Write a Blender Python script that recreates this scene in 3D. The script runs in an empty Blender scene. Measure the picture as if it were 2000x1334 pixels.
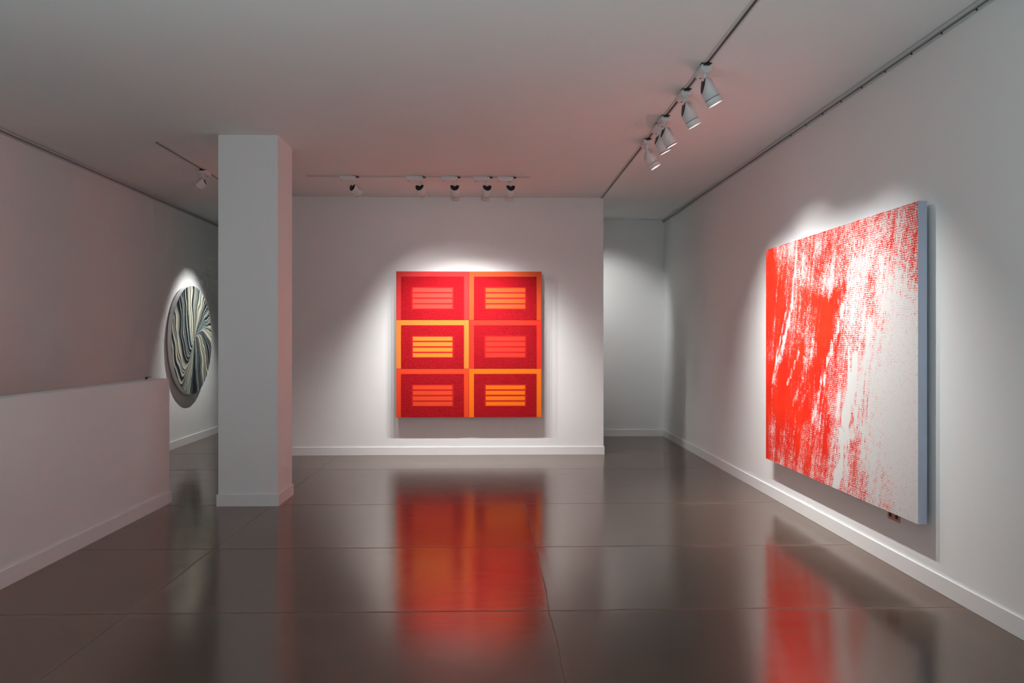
import bpy, bmesh, math, random
from mathutils import Vector, Matrix, noise
random.seed(7)
S = bpy.context.scene
C = S.collection

# ------------------------------------------------------------------ dimensions (metres)
H = 3.33            # ceiling height
XR = 2.655          # right wall
YB = 10.47          # partition wall carrying the six-panel painting
YR = 12.41          # rear wall of the alcove
YF = -5.0           # window wall behind the camera
XC0, XC1, YC0, YC1 = -2.45, -1.92, 7.32, 7.84   # column
def xl(y): return -4.27 - (y - 7.1) * 0.0175     # left wall line, very slightly splayed

# ------------------------------------------------------------------ material helpers
def mat(name, col=(0.8, 0.8, 0.8), rough=0.5, metal=0.0, ior=1.5, spec=0.5):
    m = bpy.data.materials.new(name); m.use_nodes = True
    b = m.node_tree.nodes['Principled BSDF']
    b.inputs['Base Color'].default_value = (*col, 1)
    b.inputs['Roughness'].default_value = rough
    b.inputs['Metallic'].default_value = metal
    b.inputs['IOR'].default_value = ior
    b.inputs['Specular IOR Level'].default_value = spec
    return m
class N:
    """small node-tree writer"""
    def __init__(s, m): s.t = m.node_tree; s.b = s.t.nodes['Principled BSDF']
    def new(s, typ, **kw):
        n = s.t.nodes.new(typ)
        for k, v in kw.items(): setattr(n, k, v)
        return n
    def link(s, a, b): s.t.links.new(a, b)
    def val(s, sock, v):
        if hasattr(v, 'is_output'): s.link(v, sock)
        else: sock.default_value = v
    def math(s, op, a, b=None, c=None, clamp=False):
        n = s.new('ShaderNodeMath', operation=op); n.use_clamp = clamp
        s.val(n.inputs[0], a)
        if b is not None: s.val(n.inputs[1], b)
        if c is not None: s.val(n.inputs[2], c)
        return n.outputs[0]
    def coord(s, which='Object'): return s.new('ShaderNodeTexCoord').outputs[which]
    def mapping(s, vec, scale=(1, 1, 1), rot=(0, 0, 0), loc=(0, 0, 0)):
        n = s.new('ShaderNodeMapping'); s.link(vec, n.inputs[0])
        n.inputs['Scale'].default_value = scale; n.inputs['Rotation'].default_value = rot; n.inputs['Location'].default_value = loc
        return n.outputs[0]
    def noise(s, vec, scale, detail=2, rough=0.5, dist=0.0, dims='3D', w=None):
        n = s.new('ShaderNodeTexNoise', noise_dimensions=dims)
        if vec is not None: s.link(vec, n.inputs['Vector'])
        if w is not None: s.link(w, n.inputs['W'])
        n.inputs['Scale'].default_value = scale; n.inputs['Detail'].default_value = detail
        n.inputs['Roughness'].default_value = rough; n.inputs['Distortion'].default_value = dist
        return n.outputs['Fac']
    def ramp(s, fac, stops, interp='LINEAR'):
        n = s.new('ShaderNodeValToRGB'); s.link(fac, n.inputs[0]); r = n.color_ramp; r.interpolation = interp
        while len(r.elements) < len(stops): r.elements.new(0.5)
        for e, (p, c) in zip(r.elements, stops):
            e.position = p; e.color = (*c, 1) if len(c) == 3 else c
        return n.outputs[0]
    def mix(s, fac, a, b, blend='MIX'):
        n = s.new('ShaderNodeMix', data_type='RGBA', blend_type=blend)
        s.val(n.inputs[0], fac)
        for i, v in ((6, a), (7, b)):
            if hasattr(v, 'is_output'): s.link(v, n.inputs[i])
            else: n.inputs[i].default_value = (*v, 1)
        return n.outputs[2]
    def rng(s, v, a, b, c=0., d=1., smooth=False):
        n = s.new('ShaderNodeMapRange'); s.val(n.inputs[0], v)
        if smooth: n.interpolation_type = 'SMOOTHSTEP'
        for i, x in zip((1, 2, 3, 4), (a, b, c, d)): n.inputs[i].default_value = x
        return n.outputs[0]
    def bump(s, h, strength=0.2, dist=0.01, normal=None):
        n = s.new('ShaderNodeBump'); s.link(h, n.inputs['Height'])
        n.inputs['Strength'].default_value = strength; n.inputs['Distance'].default_value = dist
        if normal is not None: s.link(normal, n.inputs['Normal'])
        return n.outputs[0]

def paint_mat(name, col, rough=0.55, bump=0.05):
    m = mat(name, col, rough, spec=0.35); n = N(m)
    c = n.coord('Object')
    f = n.noise(c, 2.2, 3)
    n.link(n.mix(f, tuple(x * 0.985 for x in col), tuple(min(1, x * 1.015) for x in col)), n.b.inputs['Base Color'])
    n.link(n.bump(n.noise(c, 140, 2), bump, 0.002), n.b.inputs['Normal'])
    return m
M = {}
M['wall'] = paint_mat('white_wall_paint', (0.89, 0.895, 0.895))
M['ceil'] = paint_mat('ceiling_paint', (0.89, 0.90, 0.90), 0.8)
M['trim'] = paint_mat('trim_paint', (0.87, 0.87, 0.87), 0.35, 0.01)
M['rail'] = paint_mat('rail_paint', (0.66, 0.66, 0.66), 0.45, 0.01)
M['lampwhite'] = paint_mat('lamp_white_enamel', (0.84, 0.84, 0.84), 0.35, 0.01)
M['black'] = mat('black_plastic', (0.012, 0.012, 0.013), 0.55)
M['darkmetal'] = mat('dark_metal', (0.04, 0.04, 0.042), 0.4, 0.8)
M['chrome'] = mat('reflector_metal', (0.8, 0.8, 0.8), 0.2, 1.0)
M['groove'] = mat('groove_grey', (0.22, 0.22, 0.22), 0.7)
M['chan'] = mat('track_channel', (0.09, 0.09, 0.09), 0.6)
M['seam'] = mat('seam_shadow_gap', (0.03, 0.03, 0.03), 0.7)
def emis(name, col, st):
    m = mat(name, col, 0.3); b = m.node_tree.nodes['Principled BSDF']
    b.inputs['Emission Color'].default_value = (*col, 1); b.inputs['Emission Strength'].default_value = st
    return m
M['lens'] = emis('lit_lens', (1.0, 0.98, 0.95), 3.5)
M['lensoff'] = mat('unlit_lens', (0.25, 0.25, 0.26), 0.15)
M['glassframe'] = mat('window_frame_grey', (0.3, 0.3, 0.31), 0.4)

# polished concrete
def floor_mat():
    m = mat('polished_concrete', (0.1, 0.08, 0.07), 0.2, ior=2.4); n = N(m)
    n.b.inputs['Specular Tint'].default_value = (1.0, 0.73, 0.64, 1)
    c = n.coord('Object')
    sep = n.new('ShaderNodeSeparateXYZ')
    # wobble so that the saw cuts and slab edges are not ruler straight
    w = n.noise(n.mapping(c, (1.1, 1.1, 1)), 1.0, 3)
    wob = n.math('MULTIPLY', n.math('SUBTRACT', w, 0.5), 0.06)
    w2 = n.noise(n.mapping(c, (3.7, 3.7, 1), loc=(4, 2, 0)), 1.0, 3)
    wob = n.math('ADD', wob, n.math('MULTIPLY', n.math('SUBTRACT', w2, 0.5), 0.02))
    n.link(c, sep.inputs[0])
    X = n.math('ADD', sep.outputs[0], wob); Y = n.math('ADD', sep.outputs[1], wob)
    dy = None
    for y0 in (-3.2, -0.2, 2.75, 4.46, 5.83, 7.36, 9.35, 10.66):
        d = n.math('MULTIPLY', n.math('ABSOLUTE', n.math('SUBTRACT', Y, y0)), 0.4); dy = d if dy is None else n.math('MINIMUM', dy, d)
    dx = None
    for x0 in (-1.98,):
        d = n.math('ABSOLUTE', n.math('SUBTRACT', X, x0)); dx = d if dx is None else n.math('MINIMUM', dx, d)
    # the second long joint only starts in front of the 7.36 m joint
    d2 = n.math('ADD', n.math('ABSOLUTE', n.math('SUBTRACT', X, 0.318)), n.math('MULTIPLY', n.math('GREATER_THAN', Y, 7.36), 5.0))
    dist = n.math('MINIMUM', n.math('MINIMUM', dy, dx), d2)
    line = n.rng(dist, 0.001, 0.005, 1, 0, True)
    lip = n.rng(dist, 0.0, 0.055, 1, 0, True)
    # hairline cracks
    v = n.new('ShaderNodeTexVoronoi', feature='DISTANCE_TO_EDGE'); n.link(n.mapping(c, (0.55, 0.4, 1), (0, 0, 0.5)), v.inputs['Vector'])
    n.link(n.mapping(n.new('ShaderNodeTexCoord').outputs['Object'], (1, 1, 1)), v.inputs['Vector'])
    nz = n.new('ShaderNodeTexNoise'); n.link(c, nz.inputs['Vector']); nz.inputs['Scale'].default_value = 2.0; nz.inputs['Detail'].default_value = 6
    vm = n.new('ShaderNodeVectorMath', operation='MULTIPLY_ADD'); n.link(nz.outputs['Color'], vm.inputs[0]); vm.inputs[1].default_value = (0.6, 0.6, 0); n.link(c, vm.inputs[2])
    n.link(n.mapping(vm.outputs[0], (0.5, 0.42, 1)), v.inputs['Vector']); v.inputs['Scale'].default_value = 1.0
    crk = n.math('MULTIPLY', n.rng(v.outputs['Distance'], 0.0, 0.0035, 1, 0), n.rng(n.noise(c, 0.55, 2), 0.52, 0.6))
    # colour: cloudy brown-grey slab
    big = n.noise(n.mapping(c, (0.7, 0.7, 1)), 1.0, 5, 0.6)
    mid = n.noise(n.mapping(c, (2.0, 6.0, 1)), 1.6, 6, 0.65, 0.6)
    fine = n.noise(n.mapping(c, (18, 60, 1)), 1.0, 4, 0.7)
    col = n.ramp(big, [(0.25, (0.044, 0.031, 0.021)), (0.5, (0.064, 0.047, 0.032)), (0.75, (0.084, 0.064, 0.044))])
    col = n.mix(n.rng(mid, 0.3, 0.75, 0, 0.45), col, (0.115, 0.092, 0.070))
    col = n.mix(n.rng(fine, 0.35, 0.75, 0, 0.25), col, (0.045, 0.033, 0.025))
    pale = n.math('MULTIPLY', n.rng(dist, 0.004, 0.04, 1, 0, True), n.rng(n.noise(c, 1.4, 4), 0.38, 0.62, 0.1, 0.65))
    col = n.mix(pale, col, (0.14, 0.108, 0.08))
    col = n.mix(n.math('MAXIMUM', n.math('MULTIPLY', line, n.rng(n.noise(c, 2.3, 3), 0.35, 0.6, 0.25, 0.9)), n.math('MULTIPLY', crk, 0.6)), col, (0.02, 0.014, 0.01))
    # dark specks
    sp = n.rng(n.noise(c, 34, 1), 0.76, 0.80)
    col = n.mix(n.math('MULTIPLY', sp, 0.7), col, (0.02, 0.015, 0.012))
    n.link(col, n.b.inputs['Base Color'])
    r = n.rng(mid, 0.25, 0.8, 0.13, 0.20)
    r = n.math('ADD', r, n.math('MULTIPLY', line, 0.4))
    n.link(r, n.b.inputs['Roughness'])
    b1 = n.bump(n.noise(n.mapping(c, (1, 1, 1)), 1.6, 4), 0.10, 0.012)
    b2 = n.bump(lip, 0.10, 0.004, b1)
    b3 = n.bump(fine, 0.05, 0.001, b2)
    n.link(b3, n.b.inputs['Normal'])
    return m
M['floor'] = floor_mat()

# ------------------------------------------------------------------ mesh helpers
def add_box(bm, x0, x1, y0, y1, z0, z1, bevel=0.0, mi=0):
    vs = [bm.verts.new(p) for p in ((x0,y0,z0),(x1,y0,z0),(x1,y1,z0),(x0,y1,z0),(x0,y0,z1),(x1,y0,z1),(x1,y1,z1),(x0,y1,z1))]
    fs = [bm.faces.new([vs[i] for i in q]) for q in ((0,3,2,1),(4,5,6,7),(0,1,5,4),(1,2,6,5),(2,3,7,6),(3,0,4,7))]
    for f in fs: f.material_index = mi
    if bevel:
        es = list({e for f in fs for e in f.edges})
        r = bmesh.ops.bevel(bm, geom=es, offset=bevel, segments=2, affect='EDGES', profile=0.5)
        for f in r['faces']: f.material_index = mi
    return fs
def add_prism(bm, pts, z0, z1):
    a = [bm.verts.new((x, y, z0)) for x, y in pts]; b = [bm.verts.new((x, y, z1)) for x, y in pts]
    k = len(pts)
    bm.faces.new(a[::-1]); bm.faces.new(b)
    for i in range(k): bm.faces.new((a[i], a[(i+1) % k], b[(i+1) % k], b[i]))
def add_cyl(bm, p0, p1, r0, r1=None, seg=32, caps=True):
    r1 = r0 if r1 is None else r1
    p0, p1 = Vector(p0), Vector(p1); d = (p1 - p0).normalized()
    q = d.to_track_quat('Z', 'Y')
    A, B = [], []
    for i in range(seg):
        t = 2 * math.pi * i / seg; o = Vector((math.cos(t), math.sin(t), 0))
        A.append(bm.verts.new(p0 + q @ (o * r0))); B.append(bm.verts.new(p1 + q @ (o * r1)))
    for i in range(seg): f = bm.faces.new((A[i], A[(i+1) % seg], B[(i+1) % seg], B[i])); f.smooth = True
    if caps: bm.faces.new(A[::-1]); bm.faces.new(B)
def link_bm(name, bm, mats, parent=None, smooth=False):
    bmesh.ops.recalc_face_normals(bm, faces=bm.faces)
    me = bpy.data.meshes.new(name); bm.to_mesh(me); bm.free()
    for m in (mats if isinstance(mats, (list, tuple)) else [mats]): me.materials.append(m)
    if smooth:
        for p in me.polygons: p.use_smooth = True
    o = bpy.data.objects.new(name, me); C.objects.link(o)
    if parent: o.parent = parent
    return o
def empty(name, loc, label, cat, group=None):
    o = bpy.data.objects.new(name, None); o.empty_display_size = 0.1; C.objects.link(o); o.location = loc
    o['label'] = label; o['category'] = cat
    if group: o['group'] = group
    return o
def struct(name, bm, m):
    o = link_bm(name, bm, m); o['kind'] = 'structure'; return o
def boxobj(name, dims, m, parent=None, bevel=0.0):
    bm = bmesh.new(); add_box(bm, *dims, bevel); return link_bm(name, bm, m, parent)

# ------------------------------------------------------------------ room shell
XN = -3.0     # nook to the left of the partition
bm = bmesh.new(); add_box(bm, -5.2, XR + 0.2, YF - 0.3, 14.3, -0.1, 0); struct('floor', bm, M['floor'])
bm = bmesh.new(); add_box(bm, -5.2, XR + 0.2, YF - 0.3, 14.3, H, H + 0.12); struct('ceiling', bm, M['ceil'])
bm = bmesh.new(); add_box(bm, XR, XR + 0.2, YF, 14.3, 0, H); struct('wall_right', bm, M['wall'])
bm = bmesh.new(); add_prism(bm, [(xl(YF), YF), (xl(14.3), 14.3), (-5.2, 14.3), (-5.2, YF)], 0, H); struct('wall_left', bm, M['wall'])
bm = bmesh.new(); add_box(bm, XN, 1.453, YB, YB + 0.2, 0, H); struct('wall_back', bm, M['wall'])
bm = bmesh.new(); add_prism(bm, [(XR, YR), (XR, 14.3), (-5.2, 14.3), (-5.2, 14.0), (XN, 14.0), (XN, YR)], 0, H); struct('wall_rear', bm, M['wall'])
# window wall behind the photographer: piers, sill, lintel and mullions around open glazing
bm = bmesh.new()
add_box(bm, -5.2, -3.9, YF - 0.3, YF, 0, H); add_box(bm, 2.3, XR + 0.2, YF - 0.3, YF, 0, H)
add_box(bm, -3.9, 2.3, YF - 0.3, YF, 0, 0.35); add_box(bm, -3.9, 2.3, YF - 0.3, YF, 3.05, H)
struct('wall_front', bm, M['wall'])
bm = bmesh.new()
for x in (-3.9, -1.86, 0.2, 2.24): add_box(bm, x, x + 0.06, YF - 0.18, YF - 0.1, 0.35, 3.05)
for z in (0.35, 2.99): add_box(bm, -3.84, 2.24, YF - 0.18, YF - 0.1, z, z + 0.06)
struct('window_1', bm, M['glassframe'])

# baseboards (0.1 m high, slightly proud, with a thin shadow line on top)
def bb(name, dims): bm = bmesh.new(); add_box(bm, *dims, 0.002); return struct(name, bm, M['trim'])
bb('baseboard_right', (XR - 0.013, XR, YF, YR, 0, 0.105))
bb('baseboard_back', (XN, 1.453 + 0.013, YB - 0.013, YB, 0, 0.105))
bb('baseboard_rear', (XN, XR - 0.013, YR - 0.013, YR, 0, 0.105))
bm = bmesh.new(); add_prism(bm, [(xl(YF), YF), (xl(14.0), 14.0), (xl(14.0) + 0.013, 14.0), (xl(YF) + 0.013, YF)], 0, 0.105); struct('baseboard_left', bm, M['trim'])
bb('baseboard_partition_side', (1.453, 1.466, YB, YB + 0.2, 0, 0.105))

# picture rails right under the ceiling
def picture_rail(name, f, y0, y1, side):
    bm = bmesh.new()
    def seg(o0, o1, z0, z1):
        a, b = (f(y0), y0), (f(y1), y1)
        add_prism(bm, [(a[0] + side * o0, a[1]), (b[0] + side * o0, b[1]), (b[0] + side * o1, b[1]), (a[0] + side * o1, a[1])][::int(side)], z0, z1)
    seg(0, 0.010, H - 0.045, H - 0.002)
    seg(0.010, 0.030, H - 0.022, H - 0.004)
    o = struct(name, bm, M['rail'])
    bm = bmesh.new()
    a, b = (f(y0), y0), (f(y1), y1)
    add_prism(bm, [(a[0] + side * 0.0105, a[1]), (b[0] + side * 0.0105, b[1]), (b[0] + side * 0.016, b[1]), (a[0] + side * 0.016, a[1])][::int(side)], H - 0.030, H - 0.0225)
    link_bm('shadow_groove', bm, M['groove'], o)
    return o
tr = picture_rail('trim_1', lambda y: XR, YF, YR, -1)
tl = picture_rail('trim_2', xl, YF, 14.0, 1)
for k in range(10):
    y = 4.0 + 0.335 * k * 1.02
    bm = bmesh.new(); add_cyl(bm, (XR - 0.010, y, H - 0.036), (XR - 0.016, y, H - 0.036), 0.006, seg=10)
    link_bm('screw', bm, M['darkmetal'], tr)

# column and half wall
col = empty('column', (-2.185, 7.58, 0), 'square white column standing free left of the big six-panel painting', 'column')
o = boxobj('shaft', (XC0, XC1, YC0, YC1, 0, H), M['wall'], col); o.matrix_parent_inverse = Matrix.Translation(-col.location)
bm = bmesh.new()
for d in ((XC0 - 0.013, XC1 + 0.013, YC0 - 0.013, YC0), (XC0 - 0.013, XC1 + 0.013, YC1, YC1 + 0.013), (XC0 - 0.013, XC0, YC0, YC1), (XC1, XC1 + 0.013, YC0, YC1)):
    add_box(bm, *d, 0, 0.105)
o = link_bm('baseboard', bm, M['trim'], col); o.matrix_parent_inverse = Matrix.Translation(-col.location)
HX0, HX1, HY = -3.095, -2.95, 7.49
hw = empty('half_wall', (-3.02, 4.0, 0), 'low white half wall at the left, its end standing in front of the round painting', 'half wall')
o = boxobj('wall_body', (HX0, HX1, YF + 0.02, HY, 0, 1.138), M['wall'], hw, 0.003); o.matrix_parent_inverse = Matrix.Translation(-hw.location)
bm = bmesh.new(); add_box(bm, HX1, HX1 + 0.014, YF + 0.02, HY + 0.014, 0, 0.105); add_box(bm, HX0, HX1, HY, HY + 0.014, 0, 0.105)
o = link_bm('baseboard', bm, M['trim'], hw); o.matrix_parent_inverse = Matrix.Translation(-hw.location)
# handrail bracket above the outer edge
br = empty('handrail_bracket', (HX0, 7.36, 1.138), 'small dark metal bracket peeking over the top of the half wall near its end', 'bracket')
bm = bmesh.new()
add_box(bm, -0.012, -0.007, -0.02, 0.02, -0.20, 0.020); add_box(bm, -0.012, 0.028, -0.02, 0.02, 0.015, 0.020)
link_bm('angle_plate', bm, M['darkmetal'], br)
bm = bmesh.new(); add_cyl(bm, (-0.007, 0, -0.12), (0.0, 0, -0.12), 0.012, seg=12); link_bm('bolt', bm, M['darkmetal'], br)

# ------------------------------------------------------------------ six-panel painting
def flat_paint(name, c, rough=0.6):
    m = mat(name, c, rough, spec=0.15); n = N(m)
    n.link(n.bump(n.noise(n.coord('Object'), 220, 2), 0.06, 0.001), n.b.inputs['Normal'])
    return m
def stucco(name, c):
    m = mat(name, c, 0.65, spec=0.12); n = N(m); co = n.coord('Object')
    h = n.noise(n.mapping(co, (62, 62, 95)), 1.0, 3, 0.55, 1.2)
    h2 = n.rng(h, 0.35, 0.65, 0, 1, True)
    n.link(n.mix(n.rng(h2, 0, 1, 0.0, 1.0), tuple(x * 0.85 for x in c), tuple(x * 1.2 for x in c)), n.b.inputs['Base Color'])
    n.link(n.bump(h2, 0.6, 0.005), n.b.inputs['Normal'])
    return m
FIELD = (0.40, 0.0035, 0.010)
six = empty('panel_painting', (-0.288, YB, 0.5), 'large square six-panel red and orange painting hanging on the white partition wall', 'painting')
M['edge'] = mat('panel_edge', (0.28, 0.01, 0.01), 0.5)
PW, PH = 0.928, 0.6215
specs = [ # (column, row from the top, border colour, bar colour)
    (0, 0, (0.56, 0.030, 0.030), (0.70, 0.055, 0.038)),
    (1, 0, (0.68, 0.080, 0.018), (0.76, 0.098, 0.018)),
    (0, 1, (0.78, 0.205, 0.034), (0.82, 0.225, 0.027)),
    (1, 1, (0.74, 0.034, 0.018), (0.76, 0.038, 0.024)),
    (0, 2, (0.78, 0.060, 0.018), (0.80, 0.065, 0.022)),
    (1, 2, (0.88, 0.17, 0.008), (0.90, 0.17, 0.008)),
]
M['stucco'] = stucco('textured_crimson', FIELD)
M['smooth_red'] = flat_paint('smooth_crimson', (0.52, 0.012, 0.012))
for ci, ri, bc, kc in specs:
    x0 = -0.928 + ci * PW + 0.0008; x1 = x0 + PW - 0.0016
    z1 = 1.862 - ri * PH; z0 = z1 - PH + 0.0016
    bm = bmesh.new()
    yf, yb = -0.122, -0.03         # front and back, from the wall
    add_box(bm, x0, x1, yf, yb, z0, z1, 0.0015, 0)
    w, h = x1 - x0, z1 - z0
    def rect(a, b, c, d, t, mi):      # fractions from left, from top; raised by t
        add_box(bm, x0 + a * w, x0 + b * w, yf - t, yf + 0.001, z1 - d * h, z1 - c * h, 0, mi)
    rect(0.0015, 0.9985, 0.0015, 0.9985, 0.0004, 1)                   # border colour
    rect(0.067, 0.932, 0.105, 0.9985, 0.0030, 2)                # textured field
    rect(0.212, 0.79, 0.322, 0.783, 0.0040, 3)                  # smooth window
    for a, b in ((0.344, 0.424), (0.456, 0.536), (0.570, 0.650), (0.682, 0.762)):
        rect(0.231, 0.772, a, b, 0.0048, 4)
    link_bm('panel', bm, [M['edge'], flat_paint('border_paint', bc), M['stucco'], M['smooth_red'], flat_paint('bar_paint', kc)], six)
bm = bmesh.new()
add_box(bm, -0.80, 0.80, -0.0315, 0.0, 1.45, 1.58)
link_bm('hanging_batten', bm, M['edge'], six)

# ------------------------------------------------------------------ large red and white canvas on the right wall
Y0, Y1, Z0, Z1, XFp = 4.813, 7.516, 0.382, 2.332, 2.57
sG = [0, .1, .256, .35, .455, .54, .626, .70, .773, .9, 1]
tG = [1, .9, .8, .7, .6, .5, .4, .3, .2, .1, 0]
G = [
 [.75, .60, .45, .50, .45, .45, .45, .50, .50, .50, .60],
 [.92, .90, .60, .58, .50, .52, .50, .42, .45, .50, .58],
 [.95, .90, .70, .55, .42, .38, .30, .34, .38, .36, .40],
 [.97, .92, .62, .70, .92, .90, .38, .42, .32, .15, .16],
 [.97, .88, .70, .58, .97, .90, .50, .36, .24, .08, .10],
 [.97, .72, .90, .58, .97, .68, .50, .30, .20, .05, .07],
 [.99, .90, .98, .78, .88, .68, .32, .14, .09, .03, .05],
 [.99, .98, .97, .85, .62, .55, .34, .22, .11, .03, .05],
 [.99, .90, .80, .62, .52, .58, .30, .36, .14, .05, .07],
 [.98, .66, .72, .62, .55, .52, .30, .45, .26, .08, .10],
 [.95, .52, .52, .55, .58, .55, .40, .48, .38, .15, .15]]
def uv_of(u, v):      # corner-anchored canvas fractions of points read off the photo
    d = 1580 * 2.565 / (u - 960.0)
    s = (7.56 - d) / 2.695
    top = 662 - 0.3235 * (u - 960); bot = 662 + 0.4345 * (u - 960)
    return s, (bot - v) / (bot - top)
strokes = []   # (s0,t0,s1,t1,half width,amount)
for (a, b, c, d, w, k) in [
    (1556, 500, 1545, 600, .012, -.35), (1546, 600, 1512, 742, .016, -.75), (1535, 610, 1507, 748, .008, -.7), (1552, 560, 1526, 700, .007, -.5),
    (1568, 500, 1560, 600, .02, -.3), (1648, 600, 1606, 745, .014, -.75), (1606, 745, 1588, 820, .014, -.45), (1618, 690, 1600, 840, .008, -.45),
    (1690, 600, 1650, 840, .012, -.3), (1668, 700, 1642, 900, .030, -.8), (1642, 900, 1630, 966, .026, -.75), (1700, 640, 1664, 850, .018, -.4),
    (1560, 690, 1538, 750, .010, -.75), (1572, 700, 1566, 735, .035, -.45), (1568, 740, 1548, 790, .010, -.4), (1580, 760, 1560, 800, .008, -.5),
    (1508, 760, 1508, 870, .006, -.5), (1522, 520, 1512, 640, .006, -.35),
    (1620, 600, 1585, 740, .040, .30), (1590, 740, 1552, 870, .050, .22), (1530, 720, 1530, 830, .07, .2), (1612, 720, 1600, 800, .020, .3),
    (1600, 830, 1580, 900, .006, .25), (1618, 820, 1610, 880, .02, .25), (1690, 640, 1680, 760, .008, .3), (1680, 850, 1668, 960, .03, .2),
    (1712, 520, 1700, 560, .03, .15), (1650, 560, 1630, 575, .03, .4), (1612, 470, 1612, 505, .003, .5), (1690, 720, 1684, 830, .004, .5), (1700, 700, 1690, 860, .004, .35)]:
    s0, t0 = uv_of(a, b); s1, t1 = uv_of(c, d); strokes.append((s0, t0, s1, t1, w * 1.0, k * 0.75))
def gridval(s, t):
    i = 0
    while i < len(sG) - 2 and s > sG[i + 1]: i += 1
    fs = min(1, max(0, (s - sG[i]) / (sG[i + 1] - sG[i]))); r = (1 - t) * 10; j = min(9, max(0, int(r))); ft = r - j
    fs = fs * fs * (3 - 2 * fs); ft = ft * ft * (3 - 2 * ft)
    a = G[j][i] * (1 - fs) + G[j][i + 1] * fs; b = G[j + 1][i] * (1 - fs) + G[j + 1][i + 1] * fs
    return a * (1 - ft) + b * ft
def ink(s, t):
    w = noise.noise(Vector((s * 5, t * 5, 1))) * .035
    # structure leans: down the canvas it drifts to the left
    v = gridval(min(1, max(0, s + w)), min(1, max(0, t + noise.noise(Vector((s * 4, t * 4, 9))) * .05)))
    for s0, t0, s1, t1, hw_, k in strokes:
        dx, dy = s1 - s0, t1 - t0; L = dx * dx + dy * dy
        q = ((s - s0) * dx + (t - t0) * dy) / L
        if -0.1 < q < 1.1:
            qc = min(1, max(0, q)); d = math.hypot((s - s0 - dx * qc) * 1.38, t - t0 - dy * qc)
            d += noise.noise(Vector((s * 70, t * 12, 3))) * hw_ * 1.8
            v += k * (1 - min(1, max(0, (d - hw_ * .6) / (hw_ * .6))))
    ln = s * 1.0 + t * -0.16
    mid = min(1, max(0, (v - .06) * 8)) * min(1, max(0, (1.08 - v) * 5))
    v += 0.30 * mid * noise.noise(Vector((ln * 75, t * 4.5, 5))) + 0.22 * mid * noise.noise(Vector((ln * 24, t * 3, 6)))
    v += 0.30 * mid * noise.noise(Vector((s * 11, t * 10, 7))) + 0.18 * mid * noise.noise(Vector((s * 45, t * 30, 2)))
    v += 0.10 * min(1, max(0, (.9 - s) * 4)) * min(1, max(0, (v - .08) * 8))
    return v - 0.05 * min(1, max(0, (s - .6) * 5)) * min(1, max(0, (.75 - t) * 5)) + 0.10 * min(1, max(0, (.62 - s) * 5)) * (1 if v > .45 else .4)
NS, NT = 340, 240
me = bpy.data.meshes.new('canvas')
vs, fsx, vals = [], [], []
for j in range(NT + 1):
    for i in range(NS + 1):
        s, t = i / NS, j / NT
        vs.append((XFp - 0.0, Y1 + (Y0 - Y1) * s, Z0 + (Z1 - Z0) * t)); vals.append(ink(s, t))
for j in range(NT):
    for i in range(NS):
        a = j * (NS + 1) + i; fsx.append((a, a + 1, a + NS + 2, a + NS + 1))
nfront = len(fsx)
k0 = len(vs)
for (y, z) in ((Y1, Z0), (Y0, Z0), (Y0, Z1), (Y1, Z1)): vs.append((XFp, y, z)); vals.append(0)
for (y, z) in ((Y1, Z0), (Y0, Z0), (Y0, Z1), (Y1, Z1)): vs.append((XFp + 0.055, y, z)); vals.append(0)
for q in ((0, 4, 5, 1), (1, 5, 6, 2), (2, 6, 7, 3), (3, 7, 4, 0), (4, 7, 6, 5)): fsx.append(tuple(k0 + i for i in q))
pb = Vector((XR, (Y0 + Y1) / 2, Z0))
me.from_pydata([Vector(v) - pb for v in vs], [], fsx)
at = me.attributes.new('ink', 'FLOAT', 'POINT'); at.data.foreach_set('value', vals)
m = mat('screened_ink_canvas', (0.8, 0.8, 0.8), 0.7, spec=0.1); n = N(m)
an = n.new('ShaderNodeAttribute', attribute_name='ink'); co = n.coord('Object')
st = n.noise(n.mapping(co, (1, 120, 26), (0.13, 0, 0)), 1.0, 3, 0.65)
gr = n.noise(n.mapping(co, (1, 150, 95)), 1.0, 3, 0.6)
wv = n.new('ShaderNodeTexWave', wave_type='BANDS', bands_direction='Z'); n.link(co, wv.inputs['Vector'])
wv.inputs['Scale'].default_value = 22; wv.inputs['Distortion'].default_value = 5; wv.inputs['Detail'].default_value = 1.5; wv.inputs['Detail Scale'].default_value = 1.2
pat = n.math('ADD', n.math('ADD', n.math('MULTIPLY', st, 0.55), n.math('MULTIPLY', gr, 0.35)), n.math('MULTIPLY', wv.outputs['Fac'], 0.10))
# pattern is centred near 0.5 with small spread -> normalise to 0..1
pat = n.rng(pat, 0.39, 0.60)
d = n.math('SUBTRACT', an.outputs['Fac'], pat)
fac = n.rng(d, -0.16, 0.16, 0, 1, True)
red = n.mix(n.rng(n.noise(n.mapping(co, (1, 3, 3)), 1.0, 3), 0.3, 0.7), (0.72, 0.018, 0.008), (0.85, 0.034, 0.010))
n.link(n.mix(fac, (0.70, 0.685, 0.675), red), n.b.inputs['Base Color'])
n.link(n.bump(n.noise(co, 260, 1), 0.1, 0.001), n.b.inputs['Normal'])
me.materials.append(m)
M['side'] = paint_mat('daylight_tinted_edge', (0.50, 0.55, 0.68), 0.6)  # cool daylight on the canvas side is put into this blue-grey colour
me.materials.append(M['side'])
for p in me.polygons:
    if p.index >= nfront: p.material_index = 1
big = empty('canvas_painting', pb, 'huge canvas of streaky red ink fading to white hanging on the right wall', 'painting')
o = bpy.data.objects.new('canvas', me); C.objects.link(o); o.parent = big
bm = bmesh.new()
add_box(bm, -0.032, 0, -1.2, 1.2, 1.5, 1.62)
link_bm('hanging_batten', bm, M['wall'], big)

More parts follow.
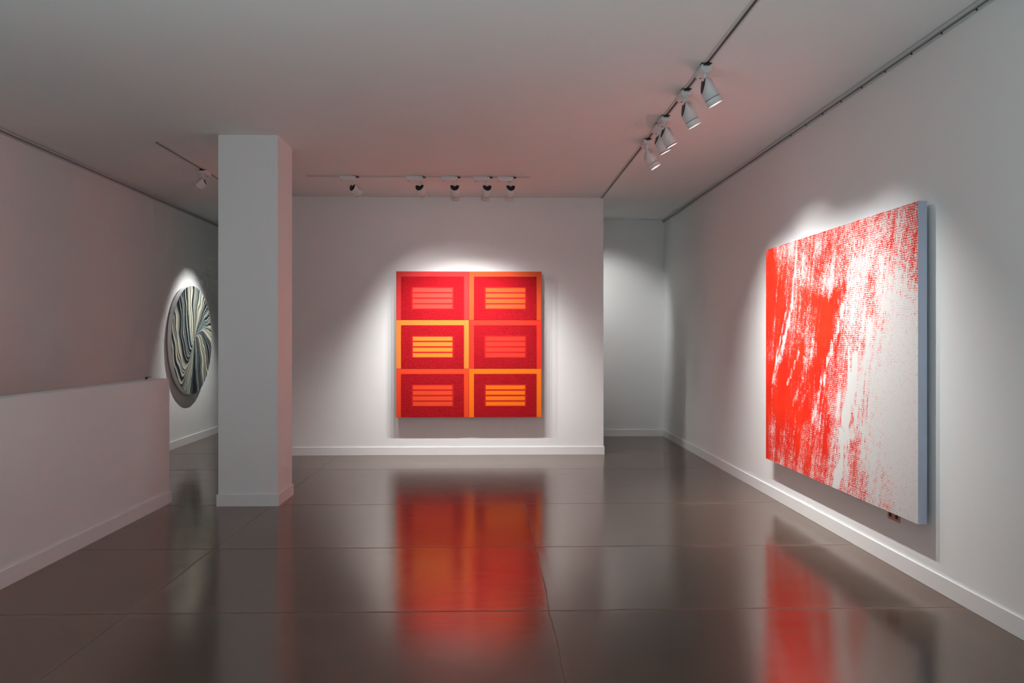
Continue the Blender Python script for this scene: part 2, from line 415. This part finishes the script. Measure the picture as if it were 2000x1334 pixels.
# ------------------------------------------------------------------ round marbled painting on the left wall
DC = Vector((-4.262, 11.655, 1.482)); DR = 0.772
def marble(x, y):
    cx, cy = 0.08, 0.03
    k = min(1.0, (x * x + y * y) * 3); x, y = (x + k * (0.09 * noise.noise(Vector((x * 2.4, y * 2.4, 0))) + 0.03 * noise.noise(Vector((x * 6, y * 6, 1)))),
            y + k * (0.11 * noise.noise(Vector((x * 2.4, y * 2.4, 4))) + 0.03 * noise.noise(Vector((x * 6, y * 6, 5)))))
    X, Yy = x - cx, y - cy
    cL, cR, p = 1.75, 0.50, 3.0
    bl = math.pi / 2 - math.atan(cL); TL, TB, TR = 4.0, 1.0, 3.0
    def fam(X, e):
        W = X / (e ** (1 / p)) if e > 1e-6 else 1e6
        return W / (1 + (W / 1.7) ** 4) ** 0.25 / 1.7
    if X <= 0:
        X = -X + 1e-5; e = Yy + cL * X
        T = TL * fam(X, e) if e > 0 else TL + TB * (math.atan2(-Yy, X) - math.atan(cL)) / bl
    else:
        X += 1e-5; e = -Yy + cR * X
        if e > 0: T = TL + TB + TR * fam(X, e)
        else: T = TL + TB + TR + 2.2 * (math.atan2(Yy, X) - math.atan(cR))
    T += 0.05 * noise.noise(Vector((x * 3, y * 3, 8)))
    return T
NR, NA = 110, 288
vs, fs_, vals = [(0, 0, 0)], [], [1.6]
for i in range(1, NR + 1):
    for j in range(NA):
        a = 2 * math.pi * (j + .5) / NA; r = i / NR
        x, y = r * math.cos(a), r * math.sin(a)
        vs.append((0, x * DR, y * DR)); vals.append(marble(x, y))
def idx(i, j): return 1 + (i - 1) * NA + j % NA
for j in range(NA): fs_.append((0, idx(1, j), idx(1, j + 1)))
for i in range(1, NR):
    for j in range(NA): fs_.append((idx(i, j), idx(i + 1, j), idx(i + 1, j + 1), idx(i, j + 1)))
me = bpy.data.meshes.new('painted_face'); me.from_pydata(vs, [], fs_)
me.attributes.new('swirl', 'FLOAT', 'POINT').data.foreach_set('value', vals)
m = mat('marbled_paint', (0.5, 0.5, 0.4), 0.25); n = N(m)
T = n.new('ShaderNodeAttribute', attribute_name='swirl').outputs['Fac']; co = n.coord('Object')
n1 = n.noise(None, 3.2, 3, 0.6, dims='1D', w=T)
ph = n.math('ADD', n.math('MULTIPLY', T, 25.0), n.math('MULTIPLY', n1, 24.0))
sv = n.math('SINE', ph)
hb = n.noise(None, 9.0, 2, 0.6, dims='1D', w=T)
sv = n.math('ADD', sv, n.math('MULTIPLY', n.math('SUBTRACT', hb, 0.5), 1.6))
base = n.ramp(n.rng(sv, -1.3, 1.3), [(0.0, (0.006, 0.010, 0.018)), (0.43, (0.008, 0.014, 0.024)), (0.48, (0.03, 0.12, 0.19)), (0.54, (0.22, 0.37, 0.43)), (0.60, (0.60, 0.58, 0.44)), (0.90, (0.64, 0.60, 0.45)), (0.95, (0.05, 0.10, 0.14)), (1.0, (0.01, 0.02, 0.03))])
tint = n.rng(n.noise(n.mapping(co, (1, 3, 3)), 1.0, 2), 0.50, 0.66, 0, 0.55)
base = n.mix(tint, base, n.mix(1.0, base, (0.45, 0.78, 0.95), 'MULTIPLY'))
n.link(base, n.b.inputs['Base Color']); me.materials.append(m)
disc = empty('round_painting', (xl(DC.y), DC.y, DC.z - DR), 'round marbled black, cream and teal painting on the left wall', 'painting')
dz = DC - Vector(disc.location)
o = bpy.data.objects.new('painted_face', me); C.objects.link(o); o.parent = disc; o.location = dz + Vector((0.0012, 0, 0))
bm = bmesh.new()
seg = 160
prof = [(0.0, DR * 0.985), (0.0, DR - 0.003), (-0.003, DR), (-0.053, DR), (-0.055, DR - 0.004), (-0.055, 0.02)]
rings = [[bm.verts.new((x, r * math.cos(2 * math.pi * k / seg), r * math.sin(2 * math.pi * k / seg))) for k in range(seg)] for x, r in prof]
for a, b in zip(rings, rings[1:]):
    for k in range(seg): f = bm.faces.new((a[k], a[(k + 1) % seg], b[(k + 1) % seg], b[k]))
bm.faces.new(rings[0]); bm.faces.new(rings[-1])
o = link_bm('rim', bm, M['trim'], disc); o.location = dz
bm = bmesh.new(); add_box(bm, -0.096, -0.055, -0.3, 0.3, 0.3, 0.36); o = link_bm('hanging_batten', bm, M['wall'], disc); o.location = dz

# ------------------------------------------------------------------ wall outlet half hidden under the right canvas
ou = empty('wall_outlet', (XR, 5.268, 0.302), 'small double wall outlet just under the lower edge of the big canvas', 'outlet')
M['plate'] = mat('salmon_plate', (0.62, 0.30, 0.25), 0.4)
bm = bmesh.new(); add_box(bm, -0.006, 0, -0.08, 0.08, 0, 0.115, 0.002); link_bm('cover_plate', bm, M['plate'], ou)
for y in (-0.042, 0.042):
    for z in (0.032, 0.083):
        bm = bmesh.new(); add_box(bm, -0.0075, -0.0055, y - 0.017, y + 0.017, z - 0.013, z + 0.013, 0.0008); link_bm('socket', bm, M['seam'], ou)

# ------------------------------------------------------------------ ceiling tracks
def track(name, a, b, label):
    a, b = Vector(a), Vector(b); L = (b - a).length; ang = math.atan2(b.y - a.y, b.x - a.x)
    t = empty(name, (a.x, a.y, H), label, 'light track', None); t.rotation_euler = (0, 0, ang)
    bm = bmesh.new()
    for s in (-1, 1):
        y0, y1 = sorted((s * 0.010, s * 0.022)); add_box(bm, 0, L, y0, y1, -0.008, 0)
    link_bm('rail', bm, M['rail'], t)
    bm = bmesh.new(); add_box(bm, 0, L, -0.010, 0.010, -0.0035, 0); link_bm('channel', bm, M['chan'], t)
    return t
track('light_track', (-2.07, 9.12, 0), (0.44, 9.12, 0), 'short white light track on the ceiling parallel to the six-panel painting')
track('light_track', (1.425, 1.0, 0), (1.425, 10.46, 0), 'long white light track running along the ceiling near the right wall')
track('light_track', (-3.112, 7.60, 0), (-3.112, 12.6, 0), 'white light track on the ceiling left of the column, partly behind it')

# ------------------------------------------------------------------ spotlights
def wash(ld):
    # wall-washer optics: the beam is weaker towards its upper side and stronger towards the foot of the wall
    ld.use_nodes = True; t = ld.node_tree; em = t.nodes['Emission']
    tc = t.nodes.new('ShaderNodeTexCoord'); sp = t.nodes.new('ShaderNodeSeparateXYZ'); t.links.new(tc.outputs['Normal'], sp.inputs[0])
    ab = t.nodes.new('ShaderNodeMath'); ab.operation = 'ABSOLUTE'; t.links.new(sp.outputs[2], ab.inputs[0])
    dv = t.nodes.new('ShaderNodeMath'); dv.operation = 'DIVIDE'; t.links.new(sp.outputs[1], dv.inputs[0]); t.links.new(ab.outputs[0], dv.inputs[1])
    mr = t.nodes.new('ShaderNodeMapRange'); t.links.new(dv.outputs[0], mr.inputs[0])
    for i, v in zip((1, 2, 3, 4), (0.55, -0.05, 0.5, 2.3)): mr.inputs[i].default_value = v
    t.links.new(mr.outputs[0], em.inputs['Strength'])
def spotlight(loc, along, aim, label, group, lip=True, on=True, watts=60, size=62, blend=0.6, L=0.18, light_aim=None, cut=0.5):
    """loc = arm position on the track (x, y); along = heading of the latch end; aim = direction of the head"""
    t = empty('track_spotlight', (loc[0], loc[1], H), label, 'spotlight', group)
    rot = Matrix.Rotation(along, 4, 'Z')
    def put(o): o.matrix_local = rot; return o
    bm = bmesh.new()   # adapter box with slanted rear end
    vs = [(-0.15, -0.006), (0.032, -0.006), (0.032, -0.042), (0.010, -0.050), (-0.135, -0.050)]
    for yy in (1,):
        A = [bm.verts.new((x, -0.034, z)) for x, z in vs]; B = [bm.verts.new((x, 0.034, z)) for x, z in vs]
        bm.faces.new(A); bm.faces.new(B[::-1])
        for i in range(5): bm.faces.new((A[i], A[(i + 1) % 5], B[(i + 1) % 5], B[i]))
        bmesh.ops.bevel(bm, geom=list(bm.edges), offset=0.003, segments=2, affect='EDGES')
    put(link_bm('adapter_box', bm, M['lampwhite'], t))
    bm = bmesh.new(); add_box(bm, -0.147, 0.066, -0.020, 0.020, -0.0062, -0.0035)
    add_box(bm, 0.0, 0.045, -0.036, 0.036, -0.0065, -0.0036, 0.001); add_box(bm, 0.030, 0.066, -0.022, 0.022, -0.019, -0.006, 0.004)
    put(link_bm('latch', bm, M['black'], t))
    bm = bmesh.new(); add_cyl(bm, (-0.128, 0.0, -0.0495), (-0.128, 0, -0.055), 0.005, seg=10); put(link_bm('set_screw', bm, M['darkmetal'], t))
    bm = bmesh.new(); add_cyl(bm, (0, 0, -0.048), (0, 0, -0.055), 0.020, 0.018, 24); add_cyl(bm, (0, 0, -0.050), (0, 0, -0.102), 0.0115, seg=20)
    add_cyl(bm, (0, 0, -0.095), (0, 0, -0.112), 0.016, 0.016, 20)
    put(link_bm('stem', bm, M['lampwhite'], t))
    # head in its own frame: -Z is the beam, +Y is the side turned up and forward
    d = Vector(aim).normalized(); hz = Vector((d.x, d.y, 0))
    hz = hz.normalized() if hz.length > 1e-4 else Vector((0, 1, 0))
    zc = -d; yc = (hz - hz.dot(zc) * zc).normalized(); xc = yc.cross(zc)
    R = Matrix((xc, yc, zc)).transposed().to_4x4()
    up_l = R.to_3x3().transposed() @ Vector((0, 0, 1))      # world up seen in the head frame
    r = 0.052
    pivot = Vector((0, 0, -0.100))
    off = R.to_3x3() @ Vector((0, -0.017, -0.047))
    HM = Matrix.Translation(pivot + off) @ R
    zl = -L + 0.075      # lip plane
    ncut = Vector((0, -math.sin(cut), math.cos(cut)))
    topz = R.to_3x3().transposed() @ (Vector((0, 0, -0.100)) - (pivot + off))
    def sliced(bm, keepcap=True):
        geo = list(bm.verts) + list(bm.edges) + list(bm.faces)
        bmesh.ops.bisect_plane(bm, geom=geo, plane_co=Vector((0, 0, 0.045)), plane_no=ncut, clear_outer=True)
        geo = list(bm.verts) + list(bm.edges) + list(bm.faces)
        bmesh.ops.bisect_plane(bm, geom=geo, plane_co=topz, plane_no=up_l, clear_outer=True)
    bm = bmesh.new(); add_cyl(bm, (0, 0, 0.2), (0, 0, zl + 0.030), r, seg=48, caps=False); sliced(bm)
    for f in bm.faces: f.smooth = True
    head = link_bm('lamp_head', bm, M['lampwhite'], t); head.matrix_local = HM
    md = head.modifiers.new('shell', 'SOLIDIFY'); md.thickness = 0.003; md.offset = -1
    # rear cap: the slanted black disc set just inside the cut
    bm = bmesh.new(); add_cyl(bm, (0, 0, 0.2), (0, 0, zl + 0.03), r - 0.003, seg=48, caps=True)
    geo = list(bm.verts) + list(bm.edges) + list(bm.faces)
    res = bmesh.ops.bisect_plane(bm, geom=geo, plane_co=Vector((0, 0, 0.045)) - ncut * 0.002, plane_no=ncut, clear_outer=True)
    bmesh.ops.contextual_create(bm, geom=[e for e in res['geom_cut'] if isinstance(e, bmesh.types.BMEdge)])
    geo = list(bm.verts) + list(bm.edges) + list(bm.faces)
    res = bmesh.ops.bisect_plane(bm, geom=geo, plane_co=topz - up_l * 0.001, plane_no=up_l, clear_outer=True)
    ce = [e for e in res['geom_cut'] if isinstance(e, bmesh.types.BMEdge)]
    if ce: bmesh.ops.contextual_create(bm, geom=ce)
    geo = list(bm.verts) + list(bm.edges) + list(bm.faces)
    bmesh.ops.bisect_plane(bm, geom=geo, plane_co=(0, 0, zl + 0.055), plane_no=(0, 0, -1), clear_outer=True)
    link_bm('rear_cap', bm, M['black'], head)
    # seam ring and front lip (snoot)
    z2 = zl + 0.030
    bm = bmesh.new(); add_cyl(bm, (0, 0, z2 + 0.001), (0, 0, z2 - 0.004), r - 0.0015, seg=48, caps=False); link_bm('seam_ring', bm, M['seam'], head)
    zf = z2 - (0.045 if lip else 0.010)
    bm = bmesh.new()
    prof = [(r, z2 - 0.004), (r, zf), (r - 0.003, zf), (r - 0.003, z2 - 0.004)]
    rg = [[bm.verts.new((q * math.cos(2 * math.pi * k / 48), q * math.sin(2 * math.pi * k / 48), z)) for k in range(48)] for q, z in prof]
    for a, b in zip(rg, rg[1:]):
        for k in range(48): bm.faces.new((a[k], a[(k + 1) % 48], b[(k + 1) % 48], b[k])).smooth = True
    link_bm('front_lip', bm, M['lampwhite'], head)
    zL = zf + (0.020 if lip else 0.005)
    bm = bmesh.new(); add_cyl(bm, (0, 0, zL + 0.004), (0, 0, zL), r - 0.0035, seg=48); link_bm('lens', bm, M['lens'] if on else M['lensoff'], head)
    if on:
        ld = bpy.data.lights.new('spot_beam', 'SPOT'); ld.energy = watts; ld.spot_size = math.radians(size); ld.spot_blend = blend
        ld.shadow_soft_size = 0.02; ld.color = (0.985, 0.985, 0.96)
        wash(ld)
        lo = bpy.data.objects.new('spot_beam', ld); C.objects.link(lo); lo.parent = head
        lo.matrix_local = Matrix.Translation((0, 0, zf - 0.004))
        if light_aim is not None:
            dd = R.to_3x3().transposed() @ Vector(light_aim).normalized()
            lo.matrix_local = Matrix.Translation((0, 0, zf - 0.004)) @ dd.to_track_quat('-Z', 'Y').to_matrix().to_4x4()
    return t
GB = 'spotlights on the track facing the six-panel painting'
yt = 9.12; W = 18.6; SZ = 90; BL = 1.0
spotlight((-1.553, yt), 0, (0.62, 0.66, -0.80), 'leftmost spotlight of the short track, tilted strongly to the right', GB, False, watts=W, size=SZ, blend=BL, light_aim=(0.56, 0.41, -0.95))
spotlight((-0.805, yt), 0, (0.24, 0.68, -0.84), 'second spotlight from the left on the short track, leaning slightly right', GB, False, watts=W, size=SZ, blend=BL, light_aim=(0.22, 0.41, -0.95))
spotlight((-0.414, yt), 0, (0.0, 0.68, -0.84), 'middle spotlight of the short track, pointing straight down at the painting', GB, True, watts=W, size=SZ, blend=BL, light_aim=(0.00, 0.41, -0.95))
spotlight((-0.052, yt), 0, (-0.14, 0.68, -0.84), 'second spotlight from the right end of the short track', GB, True, watts=W, size=SZ, blend=BL, light_aim=(-0.13, 0.41, -0.95))
spotlight((0.214, yt), 0, (-0.12, 0.68, -0.84), 'rightmost spotlight of the short track facing the six-panel painting', GB, True, watts=W, size=SZ, blend=BL, light_aim=(-0.11, 0.41, -0.95))
GR = 'spotlights on the long track facing the right wall'
xt = 1.425; A = -math.pi / 2; WR = 23
spotlight((xt, 5.36), A, (0.54, 0.03, -1.0), 'nearest and largest spotlight on the long track by the right wall', GR, True, watts=WR, size=88, blend=1.0, light_aim=(0.42, 0.03, -1), L=0.19, cut=0.95)
spotlight((xt, 5.91), A, (0.54, 0.03, -1.0), 'second nearest spotlight on the long track, with a dark ring near its lens', GR, True, watts=WR, size=88, blend=1.0, light_aim=(0.42, 0.03, -1), L=0.19, cut=0.95)
spotlight((xt, 6.61), A, (0.56, 0.06, -1.0), 'third nearest spotlight on the long track, without a front lip', GR, False, watts=WR, size=90, blend=1.0, light_aim=(0.5, 0.03, -1), L=0.2, cut=0.75)
spotlight((xt, 6.845), A, (0.52, 0.06, -1.0), 'spotlight on the long track half hidden behind the third one', GR, False, watts=WR, size=84, blend=1.0, light_aim=(0.42, 0.0, -1), L=0.2, cut=0.75)
spotlight((xt, 7.37), A, (0.60, -0.05, -1.0), 'farthest spotlight on the long track, closest to the alcove', GR, True, watts=WR, size=84, blend=1.0, light_aim=(0.42, 0.0, -1), L=0.19, cut=0.75)
GL = 'spotlights on the track left of the column'
spotlight((-3.112, 8.82), A, (-0.66, -0.06, -0.75), 'single unlit-looking spotlight left of the column, tilted towards the left wall', GL, False, on=False, L=0.17)
spotlight((-3.112, 11.75), A, (-0.72, 0.0, -1.0), 'spotlight above the round painting, concealed by the column', GL, False, watts=38, size=66, blend=0.9, light_aim=(-0.6, 0, -1.0))
spotlight((1.15, 11.30), 0, (0.42, 0.66, -0.72), 'spotlight in the alcove behind the partition wall', None, False, watts=13, size=70, blend=0.8)

# ------------------------------------------------------------------ world, camera, view
w = bpy.data.worlds.new('daylight'); S.world = w; w.use_nodes = True
bg = w.node_tree.nodes['Background']; bg.inputs[0].default_value = (0.82, 0.94, 1.0, 1); bg.inputs[1].default_value = 0.6
pl = bpy.data.lights.new('window_portal', 'AREA'); pl.shape = 'RECTANGLE'; pl.size = 6.2; pl.size_y = 2.7; pl.cycles.is_portal = True
ul = bpy.data.lights.new('ceiling_fill', 'AREA'); ul.shape = 'RECTANGLE'; ul.size = 4.0; ul.size_y = 2.5; ul.energy = 16; ul.color = (0.74, 0.97, 1.0)  # added fill light without a fixture, out of view, brightens the near ceiling
uo = bpy.data.objects.new('ceiling_fill', ul); C.objects.link(uo); uo.location = (-0.5, 1.9, 0.4); uo.rotation_euler = (math.pi, 0, 0)
po = bpy.data.objects.new('window_portal', pl); C.objects.link(po); po.location = (-0.8, YF - 0.02, 1.7); po.rotation_euler = (math.radians(90), 0, 0)

cam = bpy.data.cameras.new('camera'); co_ = bpy.data.objects.new('camera', cam); C.objects.link(co_)
cam.sensor_width = 36; cam.lens = 1580 / 2000 * 36; cam.shift_y = -5 / 2000
co_.location = (0, 0, 1.5); co_.rotation_euler = (math.radians(90), 0, -math.atan(40 / 1580))
cam.clip_start = 0.05
S.camera = co_
S.view_settings.view_transform = 'Standard'; S.view_settings.look = 'None'; S.view_settings.exposure = 1.50; S.view_settings.gamma = 1.0
S.view_settings.use_curve_mapping = False
S.cycles.use_denoising = True
S.cycles.max_bounces = 7; S.cycles.diffuse_bounces = 4; S.cycles.glossy_bounces = 3
S.cycles.use_adaptive_sampling = True; S.cycles.adaptive_threshold = 0.065; S.cycles.adaptive_min_samples = 24
S.cycles.sample_clamp_indirect = 4.0
S.cycles.caustics_reflective = True; S.cycles.blur_glossy = 1.0; S.cycles.caustics_refractive = False
